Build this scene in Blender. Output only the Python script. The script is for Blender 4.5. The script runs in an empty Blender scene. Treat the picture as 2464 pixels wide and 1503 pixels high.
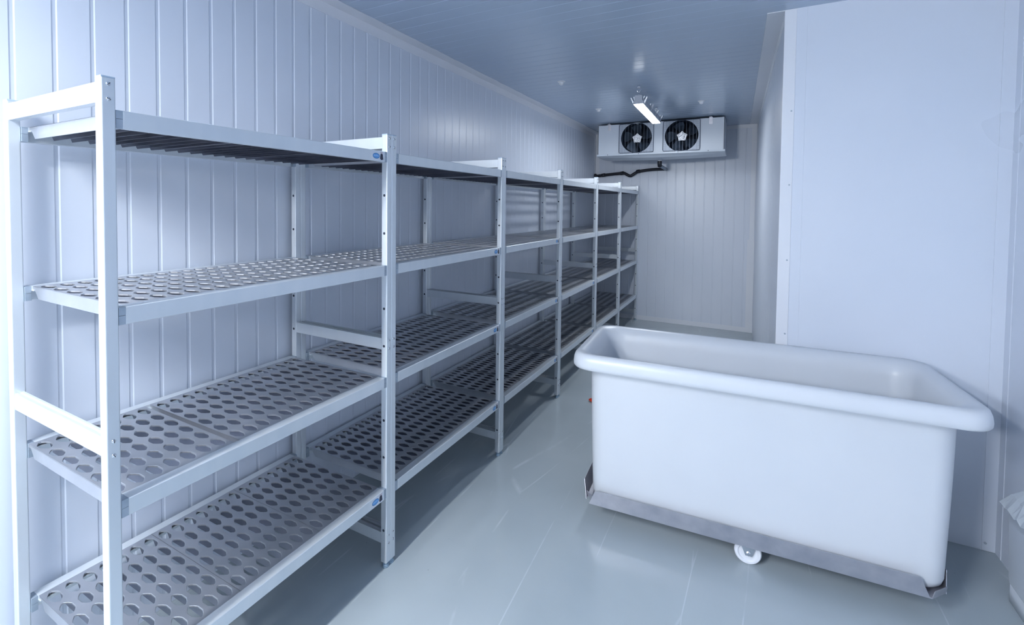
import bpy, bmesh, math, random
from mathutils import Vector, Matrix
random.seed(7)
PI = math.pi
sc = bpy.context.scene
COL = sc.collection

# ------------------------------------------------------------------ materials
def mat(name, color, rough=0.5, metal=0.0, spec=0.5, coat=0.0, emit=None, estr=0.0, alpha=None, trans=0.0, ior=1.45):
    m = bpy.data.materials.new(name); m.use_nodes = True
    b = m.node_tree.nodes['Principled BSDF']
    b.inputs['Base Color'].default_value = (*color, 1)
    b.inputs['Roughness'].default_value = rough
    b.inputs['Metallic'].default_value = metal
    b.inputs['Specular IOR Level'].default_value = spec
    b.inputs['Coat Weight'].default_value = coat
    b.inputs['IOR'].default_value = ior
    b.inputs['Transmission Weight'].default_value = trans
    if emit:
        b.inputs['Emission Color'].default_value = (*emit, 1)
        b.inputs['Emission Strength'].default_value = estr
    if alpha is not None:
        b.inputs['Alpha'].default_value = alpha
    return m

def varied(m, scale, c1, c2, rr=None, bump=0.0, stretch=(1, 1, 1), detail=4):
    """mottled base colour (and roughness) from object coordinates"""
    nt = m.node_tree; N = nt.nodes; L = nt.links
    b = N['Principled BSDF']
    tc = N.new('ShaderNodeTexCoord'); mp = N.new('ShaderNodeMapping')
    mp.inputs['Scale'].default_value = stretch
    L.new(tc.outputs['Object'], mp.inputs['Vector'])
    nz = N.new('ShaderNodeTexNoise'); nz.inputs['Scale'].default_value = scale
    nz.inputs['Detail'].default_value = detail
    L.new(mp.outputs[0], nz.inputs['Vector'])
    rp = N.new('ShaderNodeValToRGB')
    rp.color_ramp.elements[0].position = 0.3; rp.color_ramp.elements[1].position = 0.7
    rp.color_ramp.elements[0].color = (*c1, 1); rp.color_ramp.elements[1].color = (*c2, 1)
    L.new(nz.outputs['Fac'], rp.inputs[0]); L.new(rp.outputs[0], b.inputs['Base Color'])
    if rr:
        mr = N.new('ShaderNodeMapRange'); mr.inputs[3].default_value = rr[0]; mr.inputs[4].default_value = rr[1]
        L.new(nz.outputs['Fac'], mr.inputs[0]); L.new(mr.outputs[0], b.inputs['Roughness'])
    if bump:
        bp = N.new('ShaderNodeBump'); bp.inputs['Strength'].default_value = bump; bp.inputs['Distance'].default_value = 0.01
        L.new(nz.outputs['Fac'], bp.inputs['Height']); L.new(bp.outputs[0], b.inputs['Normal'])
    return m

M = {}
WC = (0.62, 0.68, 0.80)
M['wall'] = varied(mat('insulated_panel_white', WC, 0.30), 1.2, (0.655, 0.71, 0.81), (0.705, 0.75, 0.84), (0.24, 0.36))
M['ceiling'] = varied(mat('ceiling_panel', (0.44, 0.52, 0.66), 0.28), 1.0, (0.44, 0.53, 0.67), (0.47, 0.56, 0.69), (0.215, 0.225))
M['trim'] = varied(mat('white_trim', (0.74, 0.77, 0.83), 0.38), 3, (0.73, 0.76, 0.83), (0.77, 0.795, 0.85))
M['alu'] = varied(mat('anodised_aluminium', (0.70, 0.75, 0.80), 0.36, 0.5), 3, (0.69, 0.74, 0.79), (0.74, 0.78, 0.82), (0.30, 0.40), 0, (6, 6, 0.6))
M['grate'] = varied(mat('brushed_shelf_aluminium', (0.52, 0.54, 0.60), 0.38, 0.88), 8, (0.50, 0.52, 0.56), (0.60, 0.61, 0.65), (0.32, 0.44))
M['mill'] = varied(mat('mill_finish_web', (0.20, 0.21, 0.25), 0.34, 1.0), 8, (0.16, 0.17, 0.21), (0.26, 0.26, 0.31), (0.26, 0.4))  # same shelf aluminium for webs and undersides, with shade put into its colour
M['flood'] = mat('lit_flood_glass', (0.9, 0.95, 1.0), 0.4, emit=(0.93, 0.965, 1.0), estr=185)  # glowing front of the added key light
M['clip'] = varied(mat('grey_clip', (0.38, 0.44, 0.52), 0.45, 0.5), 20, (0.33, 0.40, 0.48), (0.42, 0.48, 0.56))
M['cap'] = mat('grey_plastic_cap', (0.42, 0.52, 0.64), 0.4)
M['foot'] = mat('blue_grey_foot', (0.30, 0.42, 0.54), 0.35)
M['hole'] = mat('dark_hole', (0.02, 0.03, 0.05), 0.6)
M['chrome'] = mat('chrome', (0.72, 0.74, 0.78), 0.18, 1.0)
M['slot'] = mat('slot_dark', (0.03, 0.03, 0.04), 0.5)
M['steel'] = varied(mat('stainless_steel', (0.50, 0.50, 0.55), 0.38, 0.75), 14, (0.42, 0.43, 0.49), (0.56, 0.56, 0.61), (0.3, 0.46))
M['plastic'] = varied(mat('white_polyethylene', (0.76, 0.79, 0.85), 0.36), 2.0, (0.62, 0.655, 0.71), (0.66, 0.69, 0.74), (0.3, 0.42))
M['wheel'] = mat('white_nylon', (0.78, 0.80, 0.86), 0.3)
M['unit'] = varied(mat('white_painted_steel', (0.66, 0.72, 0.80), 0.34), 2, (0.64, 0.70, 0.79), (0.68, 0.74, 0.81))
M['dark'] = mat('fan_dark', (0.010, 0.018, 0.034), 0.5, 0.0)
M['hub'] = varied(mat('cast_aluminium_hub', (0.6, 0.62, 0.66), 0.35, 0.9), 60, (0.35, 0.37, 0.42), (0.85, 0.87, 0.9), (0.25, 0.5), 0.6)
M['blade'] = mat('fan_blade', (0.05, 0.07, 0.10), 0.3, 0.5)
M['wire'] = mat('grille_wire', (0.24, 0.28, 0.36), 0.4, 0.5)
M['wire_dark'] = mat('grille_frame', (0.10, 0.13, 0.19), 0.45, 0.4)
M['pipe'] = mat('black_pipe', (0.012, 0.014, 0.024), 0.35)
M['pipe_grey'] = mat('grey_pipe', (0.22, 0.27, 0.34), 0.4)
M['lampbody'] = mat('lamp_housing_grey', (0.42, 0.46, 0.54), 0.4)
M['diffuser'] = mat('lit_diffuser', (0.9, 0.95, 1.0), 0.4, emit=(0.90, 0.95, 1.0), estr=80)
M['diffuser_near'] = mat('lit_diffuser_near', (0.9, 0.95, 1.0), 0.4, emit=(0.92, 0.96, 1.0), estr=360)  # glow of the added fill batten behind the camera
M['stick'] = mat('sticker_film', (0.72, 0.76, 0.84), 0.25)
M['blue'] = mat('sticker_blue', (0.10, 0.32, 0.68), 0.3)
M['navy'] = mat('sticker_navy', (0.02, 0.12, 0.32), 0.3)
M['pale'] = mat('sticker_pale', (0.50, 0.72, 0.92), 0.3)
M['weight'] = mat('sticker_black', (0.025, 0.03, 0.06), 0.4)
M['redtext'] = mat('sticker_red', (0.30, 0.03, 0.06), 0.4)
M['red'] = mat('red_plastic', (0.62, 0.05, 0.02), 0.4)
M['film'] = mat('clear_film', (0.80, 0.86, 0.92), 0.12, alpha=0.45)
M['crate'] = varied(mat('crate_plastic', (0.66, 0.71, 0.78), 0.35), 3, (0.64, 0.69, 0.77), (0.68, 0.73, 0.79))
M['crate_in'] = mat('crate_contents', (0.30, 0.36, 0.50), 0.4)

def floor_material():
    m = mat('grey_epoxy_floor', (0.24, 0.30, 0.33), 0.16)
    nt = m.node_tree; N = nt.nodes; L = nt.links; b = N['Principled BSDF']
    tc = N.new('ShaderNodeTexCoord')
    n1 = N.new('ShaderNodeTexNoise'); n1.inputs['Scale'].default_value = 1.3; n1.inputs['Detail'].default_value = 5
    L.new(tc.outputs['Object'], n1.inputs['Vector'])
    rp = N.new('ShaderNodeValToRGB')
    rp.color_ramp.elements[0].color = (0.38, 0.44, 0.475, 1); rp.color_ramp.elements[0].position = 0.3
    rp.color_ramp.elements[1].color = (0.45, 0.505, 0.54, 1); rp.color_ramp.elements[1].position = 0.7
    L.new(n1.outputs['Fac'], rp.inputs[0])
    # thin curved scuffs: warped voronoi borders, broken up by a noise mask
    def scuff(scale, width, dist, rot, thr, seed):
        mp = N.new('ShaderNodeMapping'); mp.inputs['Rotation'].default_value = (0, 0, rot)
        mp.inputs['Scale'].default_value = (1.0, 0.16, 1); mp.inputs['Location'].default_value = (seed, seed * .7, 0)
        L.new(tc.outputs['Object'], mp.inputs['Vector'])
        nw = N.new('ShaderNodeTexNoise'); nw.inputs['Scale'].default_value = 1.7; nw.inputs['Detail'].default_value = 2
        L.new(mp.outputs[0], nw.inputs['Vector'])
        mx = N.new('ShaderNodeVectorMath'); mx.operation = 'MULTIPLY_ADD'
        mx.inputs[1].default_value = (dist, dist, 0)
        L.new(nw.outputs['Color'], mx.inputs[0]); L.new(mp.outputs[0], mx.inputs[2])
        v = N.new('ShaderNodeTexVoronoi'); v.feature = 'DISTANCE_TO_EDGE'; v.inputs['Scale'].default_value = scale
        L.new(mx.outputs[0], v.inputs['Vector'])
        r = N.new('ShaderNodeMapRange'); r.inputs[1].default_value = 0; r.inputs[2].default_value = width
        r.inputs[3].default_value = 1; r.inputs[4].default_value = 0
        L.new(v.outputs['Distance'], r.inputs[0])
        k = N.new('ShaderNodeTexNoise'); k.inputs['Scale'].default_value = 3.0; k.inputs['Detail'].default_value = 6
        L.new(tc.outputs['Object'], k.inputs['Vector'])
        r2 = N.new('ShaderNodeMapRange'); r2.inputs[1].default_value = thr; r2.inputs[2].default_value = thr + .12
        L.new(k.outputs['Fac'], r2.inputs[0])
        mu = N.new('ShaderNodeMath'); mu.operation = 'MULTIPLY'
        L.new(r.outputs[0], mu.inputs[0]); L.new(r2.outputs[0], mu.inputs[1])
        return mu
    a = scuff(2.2, 0.007, 0.12, 0.18, 0.46, 1.3); c = scuff(1.5, 0.005, 0.16, -0.22, 0.48, 7.7)
    s = N.new('ShaderNodeMath'); s.operation = 'MAXIMUM'
    L.new(a.outputs[0], s.inputs[0]); L.new(c.outputs[0], s.inputs[1])
    # small dark specks
    v2 = N.new('ShaderNodeTexVoronoi'); v2.inputs['Scale'].default_value = 9
    L.new(tc.outputs['Object'], v2.inputs['Vector'])
    sp = N.new('ShaderNodeMapRange'); sp.inputs[1].default_value = 0.012; sp.inputs[2].default_value = 0.026
    sp.inputs[3].default_value = 0.45; sp.inputs[4].default_value = 0
    L.new(v2.outputs['Distance'], sp.inputs[0])
    mixa = N.new('ShaderNodeMix'); mixa.data_type = 'RGBA'
    f = N.new('ShaderNodeMath'); f.operation = 'MULTIPLY'; f.inputs[1].default_value = 0.42
    L.new(s.outputs[0], f.inputs[0]); L.new(f.outputs[0], mixa.inputs['Factor'])
    L.new(rp.outputs[0], mixa.inputs['A']); mixa.inputs['B'].default_value = (0.68, 0.74, 0.78, 1)
    mixb = N.new('ShaderNodeMix'); mixb.data_type = 'RGBA'
    L.new(sp.outputs[0], mixb.inputs['Factor']); L.new(mixa.outputs['Result'], mixb.inputs['A'])
    mixb.inputs['B'].default_value = (0.08, 0.09, 0.10, 1)
    L.new(mixb.outputs['Result'], b.inputs['Base Color'])
    rr = N.new('ShaderNodeMapRange'); rr.inputs[3].default_value = 0.12; rr.inputs[4].default_value = 0.26
    L.new(n1.outputs['Fac'], rr.inputs[0]); L.new(rr.outputs[0], b.inputs['Roughness'])
    n3 = N.new('ShaderNodeTexNoise'); n3.inputs['Scale'].default_value = 3.0; n3.inputs['Detail'].default_value = 1
    L.new(tc.outputs['Object'], n3.inputs['Vector'])
    bp = N.new('ShaderNodeBump'); bp.inputs['Strength'].default_value = 0.12; bp.inputs['Distance'].default_value = 0.02
    L.new(n3.outputs['Fac'], bp.inputs['Height']); L.new(bp.outputs[0], b.inputs['Normal'])
    return m
M['floor'] = floor_material()

# ------------------------------------------------------------------ mesh helpers
def finish(bm, name, smooth=False):
    bmesh.ops.recalc_face_normals(bm, faces=bm.faces)
    me = bpy.data.meshes.new(name); bm.to_mesh(me); bm.free()
    if smooth:
        me.polygons.foreach_set('use_smooth', [True] * len(me.polygons))
    return me

def put(name, me, mats, parent=None, loc=(0, 0, 0), rot=(0, 0, 0), sharp=None):
    if not isinstance(mats, (list, tuple)): mats = [mats]
    if len(me.materials) == 0:
        for m in mats: me.materials.append(m)
    if sharp is not None:
        me.polygons.foreach_set('use_smooth', [True] * len(me.polygons))
        me.set_sharp_from_angle(angle=math.radians(sharp))
    o = bpy.data.objects.new(name, me); COL.objects.link(o)
    o.location = loc; o.rotation_euler = rot
    if parent: o.parent = parent
    return o

def box(bm, x0, x1, y0, y1, z0, z1, mi=0, bevel=0.0):
    b2 = bmesh.new()
    bmesh.ops.create_cube(b2, size=1)
    for v in b2.verts:
        v.co = Vector(((x0 + x1) / 2 + v.co.x * (x1 - x0), (y0 + y1) / 2 + v.co.y * (y1 - y0), (z0 + z1) / 2 + v.co.z * (z1 - z0)))
    if bevel:
        bmesh.ops.bevel(b2, geom=b2.edges[:], offset=bevel, segments=2, affect='EDGES', profile=0.7)
    merge(bm, b2, mi)

def merge(bm, b2, mi=0, mtx=None):
    b2.verts.index_update()
    vs = [bm.verts.new(mtx @ v.co if mtx else v.co) for v in b2.verts]
    for f in b2.faces:
        try:
            nf = bm.faces.new([vs[v.index] for v in f.verts]); nf.material_index = mi; nf.smooth = f.smooth
        except ValueError: pass
    b2.free()

def prism(bm, pts, axis, a, b, mi=0):
    """extrude polygon pts (2-D) along an axis from a to b. axis 'x': pts=(y,z); 'y': pts=(x,z); 'z': pts=(x,y)"""
    def mk(p, t):
        return {'x': (t, p[0], p[1]), 'y': (p[0], t, p[1]), 'z': (p[0], p[1], t)}[axis]
    va = [bm.verts.new(mk(p, a)) for p in pts]; vb = [bm.verts.new(mk(p, b)) for p in pts]
    n = len(pts); fs = [bm.faces.new(va[::-1]), bm.faces.new(vb)]
    for i in range(n): fs.append(bm.faces.new([va[i], va[(i + 1) % n], vb[(i + 1) % n], vb[i]]))
    for f in fs: f.material_index = mi

def cyl(bm, c, r, h, axis='z', n=16, mi=0, r2=None, smooth=True):
    r2 = r if r2 is None else r2
    R = {'z': Matrix.Identity(4), 'x': Matrix.Rotation(PI / 2, 4, 'Y'), 'y': Matrix.Rotation(-PI / 2, 4, 'X')}[axis]
    b2 = bmesh.new(); bmesh.ops.create_cone(b2, cap_ends=True, segments=n, radius1=r, radius2=r2, depth=h)
    for f in b2.faces: f.smooth = smooth and len(f.verts) == 4
    merge(bm, b2, mi, Matrix.Translation(c) @ R)

def tube(bm, path, r, n=12, mi=0):
    path = [Vector(p) for p in path]; rings = []
    for i, p in enumerate(path):
        d = (path[min(i + 1, len(path) - 1)] - path[max(i - 1, 0)]).normalized()
        up = Vector((0, 0, 1)) if abs(d.z) < 0.9 else Vector((0, 1, 0))
        s = d.cross(up).normalized(); t = s.cross(d)
        rings.append([bm.verts.new(p + r * (math.cos(2 * PI * k / n) * s + math.sin(2 * PI * k / n) * t)) for k in range(n)])
    for a, b in zip(rings, rings[1:]):
        for k in range(n):
            f = bm.faces.new([a[k], a[(k + 1) % n], b[(k + 1) % n], b[k]]); f.smooth = True; f.material_index = mi
    for rg in (rings[0], rings[-1]):
        f = bm.faces.new(rg); f.material_index = mi

def smooth_path(pts, k=4, it=2):
    pts = [Vector(p) for p in pts]
    for _ in range(it):
        out = [pts[0]]
        for a, b in zip(pts, pts[1:]): out += [a.lerp(b, .25), a.lerp(b, .75)]
        pts = out + [pts[-1]]
    return pts

def tag(o, label=None, cat=None, group=None, kind=None):
    if label: o['label'] = label
    if cat: o['category'] = cat
    if group: o['group'] = group
    if kind: o['kind'] = kind
    return o

def empty(name, loc=(0, 0, 0), rz=0.0):
    o = bpy.data.objects.new(name, None); COL.objects.link(o)
    o.location = loc; o.rotation_euler = (0, 0, rz); o.empty_display_size = 0.1
    return o

# ------------------------------------------------------------------ room
XL = -0.580; YB = 5.93; H = 2.45
YF = 2.32; XJ = 1.379; XR = 2.20; XRR = 2.80; YN = -3.4; XC = 1.315

def struct(name, me, m, parent=None, sharp=None):
    o = put(name, me, m, parent, sharp=sharp)
    if parent is None: o['kind'] = 'structure'
    return o

bm = bmesh.new(); box(bm, XL - .1, XRR + .1, YN, YB + .1, -0.06, 0.0); struct('floor', finish(bm, 'floor'), M['floor'])

def ribbed(length, pitch, start, width, depth):
    """profile (t, d) of a panel surface: flat with shallow trapezoid grooves, d positive = into the wall"""
    pts = [(0, 0)]; t = start
    while t + width < length:
        if t > 0.001:
            pts += [(t, 0), (t + width * .25, depth), (t + width * .75, depth), (t + width, 0)]
        t += pitch
    pts.append((length, 0)); return pts

# ceiling: planks running across the passage
bm = bmesh.new()
pr = ribbed(YB - YN + .1, 0.100, 0.03, 0.008, 0.0012)
pts = [(YN + t, H + d) for t, d in pr] + [(YB + .1, H + .08), (YN, H + .08)]
prism(bm, pts, 'x', XL - .1, XRR + .1)
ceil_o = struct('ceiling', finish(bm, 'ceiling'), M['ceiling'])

# left wall
bm = bmesh.new()
pr = ribbed(YB - YN, 0.0957, (0.022 - YN) % 0.0957, 0.015, 0.0014)
prism(bm, [(XL - d, YN + t) for t, d in pr] + [(XL - .1, YB), (XL - .1, YN)], 'z', 0.0, H)
struct('wall_left', finish(bm, 'wall_left'), M['wall'])
# back wall
bm = bmesh.new()
pr = ribbed(XC - XL, 0.1095, (0.105 - XL) % 0.1095, 0.015, 0.0024)
prism(bm, [(XL + t, YB + d) for t, d in pr] + [(XC, YB + .1), (XL, YB + .1)], 'z', 0.0, H)
struct('wall_back', finish(bm, 'wall_back'), M['wall'])
# passage right wall (slightly out of square)
bm = bmesh.new()
L_ = math.hypot(YB - YF, XJ - XC); ux, uy = (XC - XJ) / L_, (YB - YF) / L_
pr = ribbed(L_, 0.1, 0.6, 0.014, 0.0024)
poly = [(XJ + ux * t + uy * d, YF + uy * t - ux * d) for t, d in pr] + [(XC + .3, YB), (XJ + .2, YF + 0.02)]
poly = [(XJ + ux * t + uy * (d), YF + uy * t) for t, d in pr] + [(XC + .16, YB), (XJ + .1, YF + .03)]
prism(bm, poly, 'z', 0.0, H)
struct('wall_passage', finish(bm, 'wall_passage'), M['wall'])
# wall that faces the camera
bm = bmesh.new()
fr = [(XJ, YF), (1.47, YF), (1.4705, YF + .001), (1.472, YF + .001), (1.4725, YF), (XR, YF), (XR, YF + .1), (XJ + .02, YF + .1), (XJ, YF + .03)]
prism(bm, fr, 'z', 0.0, H)
struct('wall_front', finish(bm, 'wall_front'), M['wall'])
# right wall with a shallow return beside the corner
bm = bmesh.new()
prism(bm, [(XR, YF + .1), (XR, 2.10), (XR + .015, 2.085), (XRR, 2.085), (XRR, YN), (XRR + .1, YN), (XRR + .1, YF + .1)], 'z', 0.0, H)
struct('wall_right', finish(bm, 'wall_right'), M['wall'])

# trims
def strip(name, boxes, m=None, bev=0.0008, extra=None):
    bm = bmesh.new()
    for b in boxes: box(bm, *b, 0, bev)
    if extra: extra(bm)
    return struct(name, finish(bm, name), m or M['trim'])
strip('trim_1', [(XL, XL + .003, YN, YB, H - .055, H - .002), (XL, XL + .075, YN, YB, H - .004, H - .0005)])
strip('trim_2', [(XL + .002, XL + .055, YB - .003, YB, 0.06, H - .01), (XL, XL + .003, YB - .05, YB - .002, 0.06, H - .06)])
strip('trim_3', [(XL + .02, XC - .002, YB - .003, YB, 0.001, 0.058)])
strip('trim_4', [(XC - .075, XC - .002, YB - .0035, YB, 0.06, 1.10), (XC - .055, XC - .006, YB - .007, YB - .0005, 1.08, H - .01)])
strip('trim_5', [(XL + .06, XC - .002, YB - .003, YB, H - .045, H - .002)])
def tri(bm):
    v = [(XJ - .078, YF), (XJ - .002, YF), (XC - .002, YB - .004), (XC - .078, YB - .004)]
    prism(bm, v, 'z', H - .004, H - .0005)
    prism(bm, [(XJ - .003, YF + .05), (XJ + .001, YF + .05), (XC + .001, YB - .004), (XC - .003, YB - .004)], 'z', H - .06, H - .003)
bm = bmesh.new(); tri(bm); struct('trim_6', finish(bm, 'trim_6'), M['trim'])
def jamb(bm):
    for z in (0.84, 1.21, 1.585, 1.95):
        cyl(bm, (XJ + .036, YF - .0035, z), 0.004, 0.004, 'y', 10, 1)
bm = bmesh.new(); box(bm, XJ - .002, XJ + .048, YF - .003, YF + .001, 0.001, H - .001, 0, 0.0008)
box(bm, XJ - .003, XJ + .0005, YF - .002, YF + .055, 0.001, H - .001, 0, 0.0008); jamb(bm)
struct('trim_7', finish(bm, 'trim_7'), [M['trim'], M['clip']])
bm = bmesh.new(); box(bm, XR - .045, XR - .001, YF - .003, YF, 0.001, H - .001, 0, .0008)
box(bm, XR - .003, XR, YF - .05, YF - .002, 0.001, H - .001, 0, .0008)
cyl(bm, (XR - .035, YF - .004, 0.035), 0.005, 0.004, 'y', 10, 1)
struct('trim_8', finish(bm, 'trim_8'), [M['wall'], M['chrome']])

# ------------------------------------------------------------------ shelving
D = 0.5546; A = 0.0284; ZT = 1.745
ZS = [1.675, 1.229, 0.782, 0.332]           # tops of the four shelf rails
HOLES = [0.1547 + .15 * i for i in range(10)]
CACHE = {}

def upright_mesh(side):
    k = ('up', side)
    if k in CACHE: return CACHE[k]
    bm = bmesh.new(); h = A / 2; c = 0.0032
    pts = []
    for cx, cy, a0 in ((h - c, h - c, 0), (-h + c, h - c, 90), (-h + c, -h + c, 180), (h - c, -h + c, 270)):
        for j in range(4):
            a = math.radians(a0 + j * 30); pts.append((cx + c * math.cos(a), cy + c * math.sin(a)))
    prism(bm, pts, 'z', 0.022, ZT - .003)
    for z in HOLES:                              # system holes on the inner face
        cyl(bm, (0, side * (h), z), 0.0053, 0.0012, 'y', 14, 1)
    CACHE[k] = finish(bm, 'upright'); return CACHE[k]

def cap_mesh():
    if 'cap' in CACHE: return CACHE['cap']
    bm = bmesh.new(); h = A / 2
    box(bm, -h + .0004, h - .0004, -h + .0004, h - .0004, ZT - .003, ZT + .0015, 0, 0.0012)
    CACHE['cap'] = finish(bm, 'end_cap'); return CACHE['cap']

def foot_mesh():
    if 'foot' in CACHE: return CACHE['foot']
    bm = bmesh.new()
    cyl(bm, (0, 0, 0.003), 0.0141, 0.006, 'z', 24); cyl(bm, (0, 0, 0.009), 0.0141, 0.006, 'z', 24, r2=0.010)
    cyl(bm, (0, 0, 0.018), 0.0095, 0.014, 'z', 16)
    CACHE['foot'] = finish(bm, 'foot'); return CACHE['foot']

def crossbar_mesh():
    if 'xb' in CACHE: return CACHE['xb']
    bm = bmesh.new()
    x0, x1 = -D + A, -A
    p = [(-.010, -.0225), (.010, -.0225), (.010, .0225), (.004, .0225), (.004, .0195), (-.004, .0195), (-.004, .0225), (-.010, .0225)]
    prism(bm, p, 'x', x0, x1)
    CACHE['xb'] = finish(bm, 'crossbar'); return CACHE['xb']

def screw_mesh(ang):
    bm = bmesh.new()
    b2 = bmesh.new(); bmesh.ops.create_uvsphere(b2, u_segments=16, v_segments=8, radius=0.0046)
    for v in b2.verts: v.co.z *= 0.55
    for f in b2.faces: f.smooth = True
    merge(bm, b2, 0, Matrix.Rotation(PI / 2, 4, 'Y'))
    b3 = bmesh.new(); bmesh.ops.create_cube(b3, size=1)
    for v in b3.verts: v.co = Vector((v.co.x * .0012 + .0022, v.co.y * .0011, v.co.z * .0086))
    merge(bm, b3, 1, Matrix.Rotation(ang, 4, 'X'))
    return finish(bm, 'screw')
SCREWS = [screw_mesh(a) for a in (0.5, -0.75, 1.1, 0.1)]

def rail_profile(front):
    b = .0014
    p = [(0, -b), (-b, 0), (-.033, 0), (-.033, -.0098), (-.047, -.0098), (-.047, -.013), (-.0155, -.013), (-.0155, -.0395),
         (-.0145, -.041), (-b, -.041), (0, -.041 + b)]
    return p if front else [(-D - x, z) for x, z in p]

def rail_mesh(L, front):
    k = ('rail', round(L, 4), front)
    if k in CACHE: return CACHE[k]
    bm = bmesh.new(); pts = rail_profile(front)
    if front is False: pts = pts[::-1]
    prism(bm, pts, 'y', A + .0145, L - A - .0145)
    CACHE[k] = finish(bm, 'shelf_rail'); return CACHE[k]

def clip_mesh(front):
    k = ('clip', front)
    if k in CACHE: return CACHE[k]
    bm = bmesh.new(); s = 1 if front else -1; o = 0 if front else -D
    x0, x1 = sorted((o - s * .0006, o - s * .032))
    box(bm, x0, x1, 0, .0145, -.0195, -.0004, 0, .0008)
    box(bm, x0, x1, 0, .0145, -.0408, -.0200, 0, .0008)
    CACHE[k] = finish(bm, 'end_clip'); return CACHE[k]

ROWS = 7; PX = 0.0800; PYP = 0.0427
def panel_mesh():
    """one lift-out aluminium grating panel: 6 x 7 six-sided openings over transverse webs; origin at its near edge, x centred"""
    bm = bmesh.new()
    cx, cy = PX / 2, PYP / 2; T = -.0042
    hole = [(.0318, .0022), (.0225, .0090), (.0110, .0143), (-.0110, .0143), (-.0225, .0090), (-.0318, .0022),
            (-.0318, -.0022), (-.0225, -.0090), (-.0110, -.0143), (.0110, -.0143), (.0225, -.0090), (.0318, -.0022)]
    outer = [(cx, .006), (cx, cy), (.012, cy), (-.012, cy), (-cx, cy), (-cx, .006), (-cx, -.006), (-cx, -cy), (-.012, -cy), (.012, -cy), (cx, -cy), (cx, -.006)]
    W2 = 3 * PX
    for i in range(6):
        for j in range(ROWS):
            ox, oy = -W2 + PX * (i + .5), PYP * (j + .5)
            h0 = [bm.verts.new((ox + x, oy + y, -.0005)) for x, y in hole]
            hb = [bm.verts.new((ox + x * 1.045, oy + y * 1.06, 0)) for x, y in hole]
            h1 = [bm.verts.new((ox + x, oy + y, T)) for x, y in hole]
            o0 = [bm.verts.new((ox + x, oy + y, 0)) for x, y in outer]
            o1 = [bm.verts.new((ox + x, oy + y, T + .002)) for x, y in outer]
            n = 12
            for k in range(n):
                q = (k + 1) % n
                bm.faces.new([hb[k], o0[k], o0[q], hb[q]]); bm.faces.new([h0[k], hb[k], hb[q], h0[q]])
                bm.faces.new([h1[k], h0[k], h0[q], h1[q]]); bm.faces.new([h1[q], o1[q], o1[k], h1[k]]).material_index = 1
    bmesh.ops.remove_doubles(bm, verts=bm.verts, dist=1e-5)
    # margins by the rails
    PL = ROWS * PYP
    for s in (-1, 1):
        x0, x1 = sorted((s * W2, s * (W2 + .0042))); box(bm, x0, x1, 0, PL, -.0085, 0)
    # transverse webs
    e = W2 + .0042
    web = [(-e, -.0005), (-e, -.009), (-e + .0135, -.009), (-e + .036, -.034), (e - .036, -.034), (e - .0135, -.009), (e, -.009), (e, -.0005)]
    for j in range(ROWS + 1):
        y = j * PYP
        y0, y1 = (0.0004, .0022) if j == 0 else ((y - .0022, y - .0004) if j == ROWS else (y - .001, y + .001))
        prism(bm, web, 'y', y0, y1, 0 if j == 0 else 1)  # near web stays bright, the others carry the painted shade
    bmesh.ops.recalc_face_normals(bm, faces=bm.faces)
    me = bpy.data.meshes.new('shelf_panel'); bm.to_mesh(me); bm.free(); return me
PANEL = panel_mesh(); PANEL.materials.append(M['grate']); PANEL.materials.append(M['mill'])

def text_bm(s, size, mtx, bm, mi, width=None):
    cu = bpy.data.curves.new('t', 'FONT'); cu.body = s; cu.size = size; cu.align_x = 'CENTER'; cu.align_y = 'CENTER'; cu.extrude = 0
    o = bpy.data.objects.new('t', cu); COL.objects.link(o)
    bpy.context.view_layer.update()
    me = bpy.data.meshes.new_from_object(o.evaluated_get(bpy.context.evaluated_depsgraph_get()))
    b2 = bmesh.new(); b2.from_mesh(me)
    if width:
        xs = [v.co.x for v in b2.verts]; w = max(xs) - min(xs)
        for v in b2.verts: v.co.x *= width / w
    merge(bm, b2, mi, mtx)
    bpy.data.objects.remove(o); bpy.data.curves.remove(cu); bpy.data.meshes.remove(me)

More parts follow.
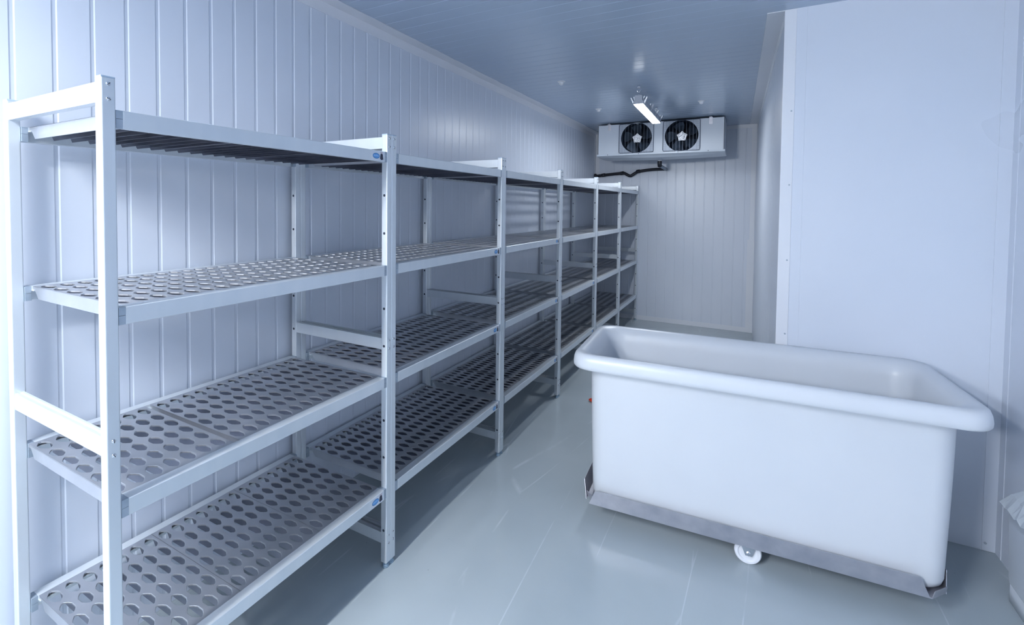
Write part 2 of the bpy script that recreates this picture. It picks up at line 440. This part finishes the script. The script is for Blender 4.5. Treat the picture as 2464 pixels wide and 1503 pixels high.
def sticker_mesh():
    if 'stk' in CACHE: return CACHE['stk']
    bm = bmesh.new()
    Lx, Hz = .070, .0345
    # local frame: u along +Y, v along Z, facing +X
    def pt(u, v, w): return (w, u, v)
    def poly(pts, w, mi):
        f = bm.faces.new([bm.verts.new(pt(u, v, w)) for u, v in pts]); f.material_index = mi
    r = .004; out = []
    for cx, cz, a0 in ((Lx / 2 - r, Hz / 2 - r, 0), (-Lx / 2 + r, Hz / 2 - r, 90), (-Lx / 2 + r, -Hz / 2 + r, 180), (Lx / 2 - r, -Hz / 2 + r, 270)):
        for j in range(5): a = math.radians(a0 + j * 22.5); out.append((cx + r * math.cos(a), cz + r * math.sin(a)))
    vs0 = [bm.verts.new(pt(u, v, .00005)) for u, v in out]; vs1 = [bm.verts.new(pt(u, v, .0003)) for u, v in out]
    bm.faces.new(vs1)
    for i in range(len(out)): bm.faces.new([vs0[i], vs0[(i + 1) % len(out)], vs1[(i + 1) % len(out)], vs1[i]])
    def ell(a, b, w, mi, cu=-.0125, cv=-.0005): poly([(cu + a * math.cos(2 * PI * k / 40), cv + b * math.sin(2 * PI * k / 40)) for k in range(40)], w, mi)
    ell(.0195, .0108, .0005, 2); ell(.0178, .0092, .0006, 1)
    poly([(.0115, .0085), (.0145, .0085), (.0145, .0105), (.021, .0105), (.021, .0085), (.0245, .0085), (.0275, -.012), (.0145, -.0145), (.0085, -.009)], .0005, 4)
    m1 = Matrix(((0, 0, 1, .0007), (1, 0, 0, -.0125), (0, 1, 0, .0), (0, 0, 0, 1)))
    text_bm('HAPAL', .0095, m1, bm, 3, .029)
    m2 = Matrix(((0, 0, 1, .0006), (1, 0, 0, .018), (0, 1, 0, .0132), (0, 0, 0, 1)))
    text_bm('MAX', .0062, m2, bm, 5, .014)
    me = bpy.data.meshes.new('rating_sticker'); bm.to_mesh(me); bm.free()
    for k in ('stick', 'blue', 'navy', 'pale', 'weight', 'redtext'): me.materials.append(M[k])
    CACHE['stk'] = me; return me

YS = [0.0, 0.9801, 1.9821, 2.9708, 3.9593, 4.9145, 5.9012]
STICK = [(0, 3), (1, 2, 3), (1, 2, 3), (2, 3), (), ()]
ULAB = ['silvery four-tier perforated shelving unit at the near end, nearest the camera',
        'second shelving unit of the row, touching the nearest one, four perforated shelves',
        'third shelving unit of the row from the camera, between second and fourth units',
        'fourth aluminium shelving unit from the camera, its foot hidden behind the white tub',
        'fifth shelving unit in the row, last but one before the back wall',
        'sixth and farthest shelving unit, its end frame standing against the back wall']

def shelving(k):
    y0 = YS[k]; L = YS[k + 1] - y0
    root = empty('shelving_unit', (0, y0, 0)); tag(root, ULAB[k], 'shelving', 'aluminium shelving units along the left wall')
    xf, xb = -A / 2, -D + A / 2; yn, yf = A / 2, L - A / 2
    ups = {}
    for (x, fx) in ((xf, 'f'), (xb, 'b')):
        for (y, s) in ((yn, 1), (yf, -1)):
            u = put('upright', upright_mesh(s), [M['alu'], M['hole']], root, (x, y, 0)); ups[(fx, s)] = u
            put('end_cap', cap_mesh(), M['cap'], u); f = put('foot', foot_mesh(), M['foot'], u)
    for (y, s) in ((yn, 1), (yf, -1)):
        for n, z in enumerate((1.7125, 0.9115, 0.1175)):
            put('crossbar', crossbar_mesh(), M['alu'], root, (0, y, z))
            for q, dz in enumerate((.0165, -.0165)):
                put('screw', SCREWS[(n * 2 + q + k + (s > 0)) % 4], [M['chrome'], M['slot']], ups[('f', s)], (-xf + .0002, 0, z + dz))
    for n, z in enumerate(ZS):
        for front in (True, False):
            r = put('shelf_rail', rail_mesh(L, front), M['alu'], root, (0, 0, z))
            for yy in (A, L - A - .0145): tag(put('end_clip', clip_mesh(front), M['clip'], r, (0, yy, 0)), 'grey end clip')
            if front and n in STICK[k]:
                tag(put('rating_sticker', sticker_mesh(), M['stick'], r, (0.0, L - A - .0145 - .037, -.0205)), 'sticker with a blue oval and black weight')
        W = L - 2 * A; a0 = A + .0165; pl = (W - .0165 - .0105) / 3
        for j in range(3):
            dy = 0
            if (k, n, j) == (0, 2, 0): dy = -.0155
            if (k, n, j) == (2, 3, 0): dy = -.012
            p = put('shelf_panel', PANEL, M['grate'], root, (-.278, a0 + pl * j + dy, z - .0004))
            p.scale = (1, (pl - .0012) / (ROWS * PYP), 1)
    return root
for k in range(6): shelving(k)

# ------------------------------------------------------------------ rolling tub
def rrect(Lx, Wy, r, z, n=8, ox=0, oy=0):
    pts = []
    for cx, cy, a0 in ((Lx / 2 - r, Wy / 2 - r, 0), (-Lx / 2 + r, Wy / 2 - r, 90), (-Lx / 2 + r, -Wy / 2 + r, 180), (Lx / 2 - r, -Wy / 2 + r, 270)):
        for j in range(n + 1): a = math.radians(a0 + j * 90 / n); pts.append((ox + cx + r * math.cos(a), oy + cy + r * math.sin(a), z))
    return pts

def loft(bm, rings, cap0=True, cap1=True, mi=0):
    R = [[bm.verts.new(p) for p in rg] for rg in rings]; n = len(R[0])
    for a, b in zip(R, R[1:]):
        for k in range(n):
            f = bm.faces.new([a[k], a[(k + 1) % n], b[(k + 1) % n], b[k]]); f.smooth = True; f.material_index = mi
    if cap0: bm.faces.new(R[0][::-1]).material_index = mi
    if cap1: bm.faces.new(R[-1]).material_index = mi

TL, TW, TZ = 1.440, 0.645, 0.802
tub = empty('rolling_tub', (1.247, 1.928, 0), 0.060)
tag(tub, 'large white plastic rolling tub on a steel base with castors', 'tub')
bm = bmesh.new()
BL, BW = TL - .140, TW - .150      # body under the lip
rg = []
def R_(dl, r, z): rg.append(rrect(BL + dl, BW + dl, r, z))
R_(-.200, .05, .1015); R_(-.100, .06, .102); R_(-.060, .065, .107); R_(-.038, .07, .120); R_(-.028, .072, .140)
R_(-.024, .074, .20); R_(-.010, .076, .45); R_(0, .078, .70); R_(.006, .08, .728)
R_(.020, .084, .735)
rg.append(rrect(TL - .040, TW - .040, .078, .734)); rg.append(rrect(TL - .012, TW - .012, .086, .735)); rg.append(rrect(TL - .002, TW - .002, .090, .742)); rg.append(rrect(TL, TW, .091, .755))
rg.append(rrect(TL - .004, TW - .004, .090, .775)); rg.append(rrect(TL - .016, TW - .016, .086, .793)); rg.append(rrect(TL - .040, TW - .040, .078, TZ)); rg.append(rrect(TL - .075, TW - .075, .074, TZ - .001))
rg.append(rrect(TL - .120, TW - .120, .070, TZ - .012)); rg.append(rrect(TL - .150, TW - .150, .085, TZ - .035)); rg.append(rrect(TL - .165, TW - .165, .08, TZ - .07))
rg.append(rrect(TL - .185, TW - .185, .08, .45)); rg.append(rrect(TL - .205, TW - .205, .08, .20)); rg.append(rrect(TL - .225, TW - .225, .08, .150)); rg.append(rrect(TL - .30, TW - .30, .06, .130))
loft(bm, rg)
body = put('tub_body', finish(bm, 'tub_body'), M['plastic'], tub, sharp=50)
# stainless base tray: octagonal plate with four upturned flanges, angled at their ends
bm = bmesh.new()
ZF = .094; bx, by = BL / 2 + .006, BW / 2 + .006; c = .055
bxr = bx - .022
octo = [(bxr - c, -by), (bxr, -by + c), (bxr, by - c), (bxr - c, by), (-bx + c, by), (-bx, by - c), (-bx, -by + c), (-bx + c, -by)]
prism(bm, octo, 'z', ZF, ZF + .005)
def flange(p, q, out, h=.072, lean=.008, t=.002, cut=.03):
    p, q, out = Vector(p), Vector(q), Vector(out); d = (q - p).normalized()
    lo = [p, q]; hi = [p + d * cut + out * lean, q - d * cut + out * lean]
    A_ = [bm.verts.new((*lo[0], ZF)), bm.verts.new((*lo[1], ZF)), bm.verts.new((*hi[1], ZF + h)), bm.verts.new((*hi[0], ZF + h))]
    B_ = [bm.verts.new((*(lo[0] - out * t), ZF)), bm.verts.new((*(lo[1] - out * t), ZF)), bm.verts.new((*(hi[1] - out * t), ZF + h)), bm.verts.new((*(hi[0] - out * t), ZF + h))]
    bm.faces.new(A_); bm.faces.new(B_[::-1])
    for i in range(4): bm.faces.new([A_[i], A_[(i + 1) % 4], B_[(i + 1) % 4], B_[i]])
flange((-bx + .02, -by), (bxr - .06, -by), (0, -1)); flange((-bx + .02, by), (bxr - .02, by), (0, 1))
flange((-bx, -by + .03), (-bx, by - .03), (-1, 0), h=.078, lean=.016); flange((bxr, -by + .05), (bxr, by - .05), (1, 0))
flange((-bx, -by + c), (-bx + c, -by), (-.7, -.7), h=.030, lean=.006, cut=.004)
flange((bxr - c, -by), (bxr, -by + c), (.7, -.7), h=.030, lean=.006, cut=.004)
tag(put('base_frame', finish(bm, 'base_frame'), M['steel'], tub), 'stainless steel base tray')
# castors: fixed on the long sides, swivel at the ends
def wheel_mesh():
    bm = bmesh.new(); n = 36; prof = [(.012, .012), (.012, .009), (.036, .009), (.041, .0145), (.050, .0145), (.0545, .009), (.055, 0), (.0545, -.009), (.050, -.0145), (.041, -.0145), (.036, -.009), (.012, -.009), (.012, -.012)]
    R = [[bm.verts.new((r * math.cos(2 * PI * k / n), y, r * math.sin(2 * PI * k / n))) for k in range(n)] for r, y in prof]
    for a, b in zip(R, R[1:]):
        for k in range(n): bm.faces.new([a[k], a[(k + 1) % n], b[(k + 1) % n], b[k]])
    bm.faces.new(R[0]); bm.faces.new(R[-1])
    return finish(bm, 'wheel')
WH = wheel_mesh()
def fork_mesh():
    bm = bmesh.new()
    box(bm, -.035, .035, -.030, .030, .090, .0935, 0, .0008)
    for s in (-1, 1):
        y0, y1 = sorted((s * .0165, s * .0190))
        prism(bm, [(-.030, .0915), (.030, .0915), (.014, .041), (-.010, .041)], 'y', y0, y1)
        prism(bm, [(.008, .0915), (.024, .0915), (.014, .050), (.008, .050)], 'y', *sorted((s * .0190, s * .0225)))
    cyl(bm, (0.001, 0, .050), .004, .050, 'y', 12)
    for s in (-1, 1): cyl(bm, (0.001, s * .0215, .050), .0075, .005, 'y', 6, smooth=False)
    cyl(bm, (0.001, -.0245, .050), .004, .003, 'y', 10)
    return finish(bm, 'fork')
FK = fork_mesh()
for (u, v, rz) in ((.012, -BW / 2 + .043, 0.02), (.012, BW / 2 - .043, 0), (-BL / 2 + .10, 0, 1.2), (BL / 2 - .10, .0, .9)):
    w = put('castor_wheel', WH, M['wheel'], tub, (u, v, .0501), (0, 0, rz), sharp=30); w.scale = (.91, .91, .91); tag(w, 'white nylon castor wheel')
    put('castor_fork', FK, M['chrome'], tub, (u, v, 0), (0, 0, rz))

# ------------------------------------------------------------------ evaporator with two fans
EY = 5.17; EX0, EX1 = -.338, 1.003; EZ0, EZ1 = 2.085, 2.432
ev = empty('cooling_unit', ((EX0 + EX1) / 2, EY, EZ0)); tag(ev, 'white evaporator with two round fans hanging under the ceiling', 'cooling unit')
def loc(x, y, z): return (x - (EX0 + EX1) / 2, y - EY, z - EZ0)
FANS = [(.101, 2.263, .172), (.582, 2.257, .172)]
GR = [(-.090, .292), (.392, .770)]
bm = bmesh.new()
w2 = (EX1 - EX0) / 2; HZ = EZ1 - EZ0
# shell without its front
box(bm, -w2, -w2 + .004, 0, .50, 0, HZ); box(bm, w2 - .004, w2, 0, .50, 0, HZ)
box(bm, -w2, w2, 0.0, .50, HZ - .004, HZ); box(bm, -w2, w2, .0, .50, 0, .004); box(bm, -w2, w2, .496, .50, 0, HZ)
# front panel with two round openings
def panel_with_hole(x0, x1, z0, z1, cx, cz, r, y=0.0, n=48):
    ring = []; out = []
    for k in range(n):
        a = 2 * PI * k / n; dx, dz = math.cos(a), math.sin(a)
        t = min((x1 - cx) / dx if dx > 1e-9 else ((x0 - cx) / dx if dx < -1e-9 else 1e9), (z1 - cz) / dz if dz > 1e-9 else ((z0 - cz) / dz if dz < -1e-9 else 1e9))
        ring.append((cx + r * dx, cz + r * dz)); out.append((cx + t * dx, cz + t * dz))
    for corner in ((x0, z0), (x1, z0), (x1, z1), (x0, z1)):
        k = min(range(n), key=lambda i: (out[i][0] - corner[0]) ** 2 + (out[i][1] - corner[1]) ** 2); out[k] = corner
    a = [bm.verts.new((p[0], y, p[1])) for p in ring]; b = [bm.verts.new((p[0], y, p[1])) for p in out]
    c_ = [bm.verts.new((p[0], y + .02, p[1])) for p in ring]
    for k in range(n):
        q = (k + 1) % n; bm.faces.new([a[k], a[q], b[q], b[k]]); bm.faces.new([a[q], a[k], c_[k], c_[q]])
m0 = (EX0 + EX1) / 2; xm = (.340 - m0)
for i, (fx, fz, r) in enumerate(FANS):
    panel_with_hole(-w2 if i == 0 else xm, xm if i == 0 else w2, 0, HZ, fx - m0, fz - EZ0, r)
put('casing', finish(bm, 'casing'), M['unit'], ev)
for i, (fx, fz, r) in enumerate(FANS):
    cxl, czl = fx - m0, fz - EZ0
    bm = bmesh.new(); n = 40
    rgs = [[(cxl + rr * math.cos(2 * PI * k / n), y, czl + rr * math.sin(2 * PI * k / n)) for k in range(n)] for rr, y in ((r + .0, .004), (r - .006, .03), (r - .006, .16), (.02, .17))]
    loft(bm, rgs, False, True)
    fan = put('fan_shroud', finish(bm, 'fan_shroud'), M['dark'], ev)
    # blades
    bm = bmesh.new()
    for q in range(5):
        a0 = 2 * PI * q / 5 + (.3 if i else .1); P = []
        for rr, w_ in ((.045, .35), (.09, .42), (.13, .44), (.160, .38)):
            P.append([(cxl + rr * math.cos(a0 + s * w_ + rr * 2.2), .085 + s * .022, czl + rr * math.sin(a0 + s * w_ + rr * 2.2)) for s in (-1, -.33, .33, 1)])
        V = [[bm.verts.new(p) for p in row] for row in P]; V2 = [[bm.verts.new((p[0], p[1] + .002, p[2])) for p in row] for row in P]
        for a in range(3):
            for b in range(3):
                bm.faces.new([V[a][b], V[a + 1][b], V[a + 1][b + 1], V[a][b + 1]]).smooth = True
                bm.faces.new([V2[a][b + 1], V2[a + 1][b + 1], V2[a + 1][b], V2[a][b]]).smooth = True
    put('fan_blades', finish(bm, 'fan_blades'), M['blade'], fan)
    bm = bmesh.new()
    star = []
    for q in range(10):
        a = 2 * PI * q / 10 + .3; rr = .058 if q % 2 == 0 else .043
        star.append((cxl + rr * math.cos(a), czl + rr * math.sin(a)))
    prism(bm, star, 'y', .055, .075); cyl(bm, (cxl, .048, czl), .030, .02, 'y', 20); cyl(bm, (cxl, .036, czl), .018, .008, 'y', 20)
    for q in range(5):
        a = 2 * PI * q / 5 + .3; cyl(bm, (cxl + .045 * math.cos(a), .050, czl + .045 * math.sin(a)), .007, .012, 'y', 10)
    put('fan_hub', finish(bm, 'fan_hub'), M['hub'], fan)
    # grille
    g0, g1 = GR[i][0] - m0, GR[i][1] - m0; z0, z1 = .008, HZ - .008
    bm = bmesh.new()
    y = -.010
    tube(bm, [(g0, y, z0 + .015), (g0 + .004, y, z0 + .004), (g0 + .015, y, z0), (g1 - .015, y, z0), (g1 - .004, y, z0 + .004), (g1, y, z0 + .015), (g1, y, z1 - .015), (g1 - .004, y, z1 - .004),
              (g1 - .015, y, z1), (g0 + .015, y, z1), (g0 + .004, y, z1 - .004), (g0, y, z1 - .015), (g0, y, z0 + .015)], .0030, 6, 1)
    nv = 11
    for q in range(1, nv):
        x = g0 + (g1 - g0) * q / nv; box(bm, x - .0006, x + .0006, y - .001, y + .001, z0, z1)
    nh = 42
    for q in range(1, nh):
        z = z0 + (z1 - z0) * q / nh; dz = z - czl
        hw = math.sqrt(max(0, (r - .002) ** 2 - dz * dz))
        segs = [(g0, cxl - hw), (cxl + hw, g1)] if hw > 0 else [(g0, g1)]
        for a, b in segs:
            if b - a > .002: box(bm, a, b, y + .001, y + .0026, z - .0012, z + .0012)
    for s in (-1, 1):
        box(bm, cxl + s * .045 - .014, cxl + s * .045 + .014, y - .003, .001, z0 - .006, z0 + .002, 1)
    put('fan_grille', finish(bm, 'fan_grille'), [M['wire'], M['wire_dark']], ev)
# drip tray: bowed sheet under the casing with a folded lip
bm = bmesh.new()
n = 16; rows = []
for k in range(n + 1):
    t = -1 + 2 * k / n; x = t * (w2 + .010); sag = .028 * (1 - t * t)
    rows.append([(x, -.014, .002), (x, -.016, -.016), (x, -.010, -.020), (x, .01, -.022), (x, .06, -.028 - sag * .75), (x, .25, -.034 - sag), (x, .45, -.030 - sag * .4), (x, .51, -.014), (x, .51, .0), (x, -.006, .0)])
V = [[bm.verts.new(p) for p in r_] for r_ in rows]
for a, b in zip(V, V[1:]):
    for q in range(len(a)):
        bm.faces.new([a[q], a[(q + 1) % len(a)], b[(q + 1) % len(a)], b[q]])
bm.faces.new(V[0]); bm.faces.new(V[-1][::-1])
for x in (-.55, -.2, .22, .52): cyl(bm, (x, -.0165, -.006), .004, .003, 'y', 10, 1)
put('drip_tray', finish(bm, 'drip_tray'), [M['unit'], M['hole']], ev)
for x in (-.205, .871):
    bm = bmesh.new(); xl = x - m0
    box(bm, xl - .017, xl + .017, -.003, 0, HZ - .07, HZ + .001, 0, .0006)
    box(bm, xl - .017, xl + .017, -.030, .02, HZ, HZ + .003, 0, .0006)
    cyl(bm, (xl, -.014, HZ + .010), .0045, .020, 'z', 10); cyl(bm, (xl, -.014, HZ + .006), .011, .006, 'z', 6, smooth=False)
    cyl(bm, (xl, -.0045, HZ - .058), .005, .004, 'y', 6, smooth=False)
    put('mounting_bracket', finish(bm, 'mounting_bracket'), M['steel'], ev)

# ------------------------------------------------------------------ condensate pipe
pp = empty('drain_pipe', (.30, 5.42, 1.98)); tag(pp, 'black condensate drain pipe kinked along the back wall below the evaporator', 'pipe')
def pl_(pts): return [(x - .30, y - 5.42, z - 1.98) for x, y, z in pts]
bm = bmesh.new(); yb = 5.895
tube(bm, smooth_path(pl_([(.318, yb - .02, 1.950), (.15, yb, 1.950), (.0, yb, 1.930), (-.015, yb, 1.927), (-.065, yb, 1.898), (-.108, yb, 1.868), (-.155, yb, 1.893), (-.19, yb, 1.915), (-.225, yb, 1.912), (-.40, yb, 1.897), (XL + .004, yb, 1.880)]), it=2), .019, 14)
for x, z in ((-.012, 1.929), (-.215, 1.912), (-.46, 1.892)):
    tube(bm, pl_([(x - .022, yb, z - .003), (x + .022, yb, z + .003)]), .0235, 14)
cyl(bm, (XL + .012 - .30, yb - 5.42, 1.880 - 1.98), .034, .022, 'x', 18)
put('pipe_run', finish(bm, 'pipe_run'), M['pipe'], pp)
bm = bmesh.new()
tube(bm, pl_([(.318, 5.45, 2.0222), (.318, 5.45, 2.004)]), .021, 14)
tag(put('outlet_spout', finish(bm, 'outlet_spout'), M['trim'], pp), 'white outlet spout')
bm = bmesh.new()
tube(bm, smooth_path(pl_([(.318, 5.45, 2.012), (.318, 5.45, 1.975), (.318, 5.47, 1.955)]), it=2), .025, 14)
put('elbow', finish(bm, 'elbow'), M['pipe'], pp)
bm = bmesh.new(); tube(bm, pl_([(.318, 5.465, 1.962), (.330, 5.87, 1.945)]), .019, 14)
tag(put('link_pipe', finish(bm, 'link_pipe'), M['pipe_grey'], pp), 'grey link pipe')

# ------------------------------------------------------------------ LED battens
def batten(x0, y0, y1, rz, label, dm='diffuser'):
    root = empty('batten_light', (x0, y0, 2.30), rz); tag(root, label, 'lamp', 'battens hung from the ceiling')
    L = y1 - y0
    bm = bmesh.new()
    prof = [(-.041, .010), (-.041, .004), (-.037, 0), (.037, 0), (.041, .004), (.041, .010), (.030, .030), (.030, .062), (.024, .070), (-.024, .070), (-.030, .062), (-.030, .030)]
    prism(bm, prof, 'y', 0, L)
    put('housing', finish(bm, 'housing'), M['lampbody'], root)
    bm = bmesh.new(); prism(bm, [(-.037, 0), (-.034, -.004), (.034, -.004), (.037, 0)], 'y', .008, L - .006)
    put('diffuser', finish(bm, 'diffuser'), M[dm], root)
    for yy in (.03, L * .36, L * .66, L - .05):
        for s in (-1, 1):
            bm = bmesh.new()
            prism(bm, [(s * .040, .006), (s * .047, .010), (s * .068, .058), (s * .060, .062), (s * .039, .022)], 'y', yy, yy + .018)
            prism(bm, [(s * .032, .030), (s * .046, .066), (s * .039, .069), (s * .028, .034)], 'y', yy + .002, yy + .014)
            put('clip', finish(bm, 'clip'), M['chrome'], root)
    for yy in (.012, L - .03):
        bm = bmesh.new(); t = .0016
        tube(bm, [(0, yy, .070), (0, yy, .088)], .003, 8)
        tube(bm, [(-.012, yy, .130), (-.012, yy, .108), (0, yy, .088), (.012, yy, .108), (.012, yy, .130)], t, 6)
        tube(bm, [(-.018, yy, .128), (.018, yy, .128)], .0022, 6)
        cyl(bm, (0, yy, .141), .011, .018, 'z', 14)
        put('hanger', finish(bm, 'hanger'), M['chrome'], root)
    return root
batten(.4455, 3.50, 4.49, .018, 'grey LED batten with lit white diffuser hung before the evaporator')
batten(.06, -1.95, -0.75, 0, 'lit LED batten on the ceiling behind the camera, over the near end of the aisle', 'diffuser_near')  # out of view, added for general fill light

# added floodlight, unseen behind the camera, to throw key light down the aisle
fl = empty('flood_light', (-.22, -2.6, 2.06), .06); tag(fl, 'LED floodlight hung from the ceiling behind the camera, aimed down the aisle', 'lamp')
bm = bmesh.new(); box(bm, -.225, .225, -.07, 0, -.175, .175, 0, .008)
for k in range(9): box(bm, -.18 + .045 * k - .004, -.18 + .045 * k + .004, -.095, -.068, -.14, .14)
put('housing', finish(bm, 'housing'), M['lampbody'], fl)
bm = bmesh.new(); box(bm, -.2, .2, 0, .003, -.15, .15)
put('front_glass', finish(bm, 'front_glass'), M['flood'], fl)
bm = bmesh.new()
for s_ in (-1, 1): box(bm, s_ * .232 - .003, s_ * .232 + .003, -.05, -.015, -.03, .30)
box(bm, -.235, .235, -.05, -.015, .295, .301); box(bm, -.02, .02, -.05, -.015, .30, H - 2.05)
put('bracket', finish(bm, 'bracket'), M['steel'], fl)

# ceiling caps
def cap_profile(r, h):
    bm = bmesh.new(); n = 24
    prof = [(r * 1.0, 0), (r * .98, -h * .12), (r * .62, -h * .30), (r * .60, -h * .55), (r * .5, -h * .85), (r * .28, -h)]
    loft(bm, [[(a * math.cos(2 * PI * k / n), a * math.sin(2 * PI * k / n), z) for k in range(n)] for a, z in prof]); return finish(bm, 'ceiling_cap')
CM = cap_profile(.031, .028)
for (x, y), lb in zip(((-.066, 3.11), (-.095, 4.29), (.842, 4.35)),
                      ('white domed ceiling cap nearest the camera, left of the batten', 'white ceiling cap above the left end of the evaporator', 'white ceiling cap right of the batten light')):
    tag(put('ceiling_cap', CM, M['plastic'], None, (x, y, H), sharp=40), lb, 'cap', 'white fixing caps on the ceiling')

# ------------------------------------------------------------------ white crate at the right edge of the frame
cr = empty('storage_crate', (2.40, 1.74, 0)); tag(cr, 'white plastic crate with clear film on top standing by the right wall', 'crate')
bm = bmesh.new()
loft(bm, [rrect(a, b, .03, z) for a, b, z in ((.52, .54, .066), (.54, .56, .070), (.545, .565, .09), (.555, .572, .30), (.560, .576, .335), (.568, .584, .34), (.57, .586, .352), (.566, .58, .358), (.54, .555, .358), (.53, .545, .345), (.52, .535, .12))])
put('crate_body', finish(bm, 'crate_body'), M['crate'], cr, sharp=50)
bm = bmesh.new(); loft(bm, [rrect(.535, .55, .02, 0), rrect(.535, .55, .02, .066)])
put('plinth', finish(bm, 'plinth'), M['crate'], cr)
# crumpled film: domed grid with folds, its edges hanging over the rim
bm = bmesh.new(); n = 26; V = []
rnd = random.Random(3)
for i in range(n + 1):
    row = []
    for j in range(n + 1):
        u, v = -1 + 2 * i / n, -1 + 2 * j / n; e = max(abs(u), abs(v))
        z = .355 + .16 * (1 - e ** 3) ** .8 + .010 * math.sin(9 * u + 4 * v) * (1 - e) + .008 * (rnd.random() - .5)
        if e > .93: z = .345 + .012 * rnd.random()
        row.append((u * .292 + .004 * (rnd.random() - .5), v * .300 + .004 * (rnd.random() - .5), z))
    V.append(row)
T = [[bm.verts.new(p) for p in r_] for r_ in V]; U = [[bm.verts.new((p[0], p[1], p[2] - .0015)) for p in r_] for r_ in V]
for i in range(n):
    for j in range(n):
        bm.faces.new([T[i][j], T[i + 1][j], T[i + 1][j + 1], T[i][j + 1]])
        bm.faces.new([U[i][j + 1], U[i + 1][j + 1], U[i + 1][j], U[i][j]])
for i in range(n):
    for a, b in (((i, 0), (i + 1, 0)), ((i + 1, n), (i, n)), ((0, i + 1), (0, i)), ((n, i), (n, i + 1))):
        bm.faces.new([T[a[0]][a[1]], U[a[0]][a[1]], U[b[0]][b[1]], T[b[0]][b[1]]])
tag(put('film_cover', finish(bm, 'film_cover'), M['film'], cr), 'crumpled clear plastic film')

# red scrap behind the tub
bm = bmesh.new(); b2 = bmesh.new(); bmesh.ops.create_uvsphere(b2, u_segments=20, v_segments=10, radius=.032)
for v in b2.verts: v.co.z = v.co.z * .35 + .0112; v.co.x *= 1.3
for f in b2.faces: f.smooth = True
merge(bm, b2)
cyl(bm, (0, 0, .022), .010, .008, 'z', 14)
tag(put('red_cap', finish(bm, 'red_cap'), M['red'], None, (.262, 3.02, 0)), 'small red plastic cap on the floor behind the tub', 'cap')

# ------------------------------------------------------------------ world, camera
w = bpy.data.worlds.new('World'); sc.world = w; w.use_nodes = True
bg = w.node_tree.nodes['Background']; bg.inputs[0].default_value = (0.86, 0.92, 1.0, 1); bg.inputs[1].default_value = 0.7

F = 1152.0018; PXo, PYo = -76.6077, -219.566
yaw, pitch, roll = 0.5098, -0.0321, 0.0091
f = Vector((-math.sin(yaw) * math.cos(pitch), math.cos(yaw) * math.cos(pitch), math.sin(pitch)))
rt = Vector((math.cos(yaw), math.sin(yaw), 0)); up = rt.cross(f)
r2 = rt * math.cos(roll) + up * math.sin(roll); u2 = -rt * math.sin(roll) + up * math.cos(roll)
cd = bpy.data.cameras.new('Camera'); cam = bpy.data.objects.new('Camera', cd); COL.objects.link(cam)
mw = Matrix((r2, u2, -f)).transposed().to_4x4(); mw.translation = Vector((1.2395, -0.5141, 1.4673)); cam.matrix_world = mw
cd.sensor_fit = 'HORIZONTAL'; cd.sensor_width = 36; cd.lens = F / 2464 * 36
cd.shift_x = -PXo / 2464; cd.shift_y = PYo / 2464
cd.clip_start = 0.05
sc.camera = cam
sc.view_settings.view_transform = 'Standard'; sc.view_settings.look = 'None'
sc.view_settings.gamma = 1; sc.view_settings.use_curve_mapping = False
sc.view_settings.exposure = 0.0
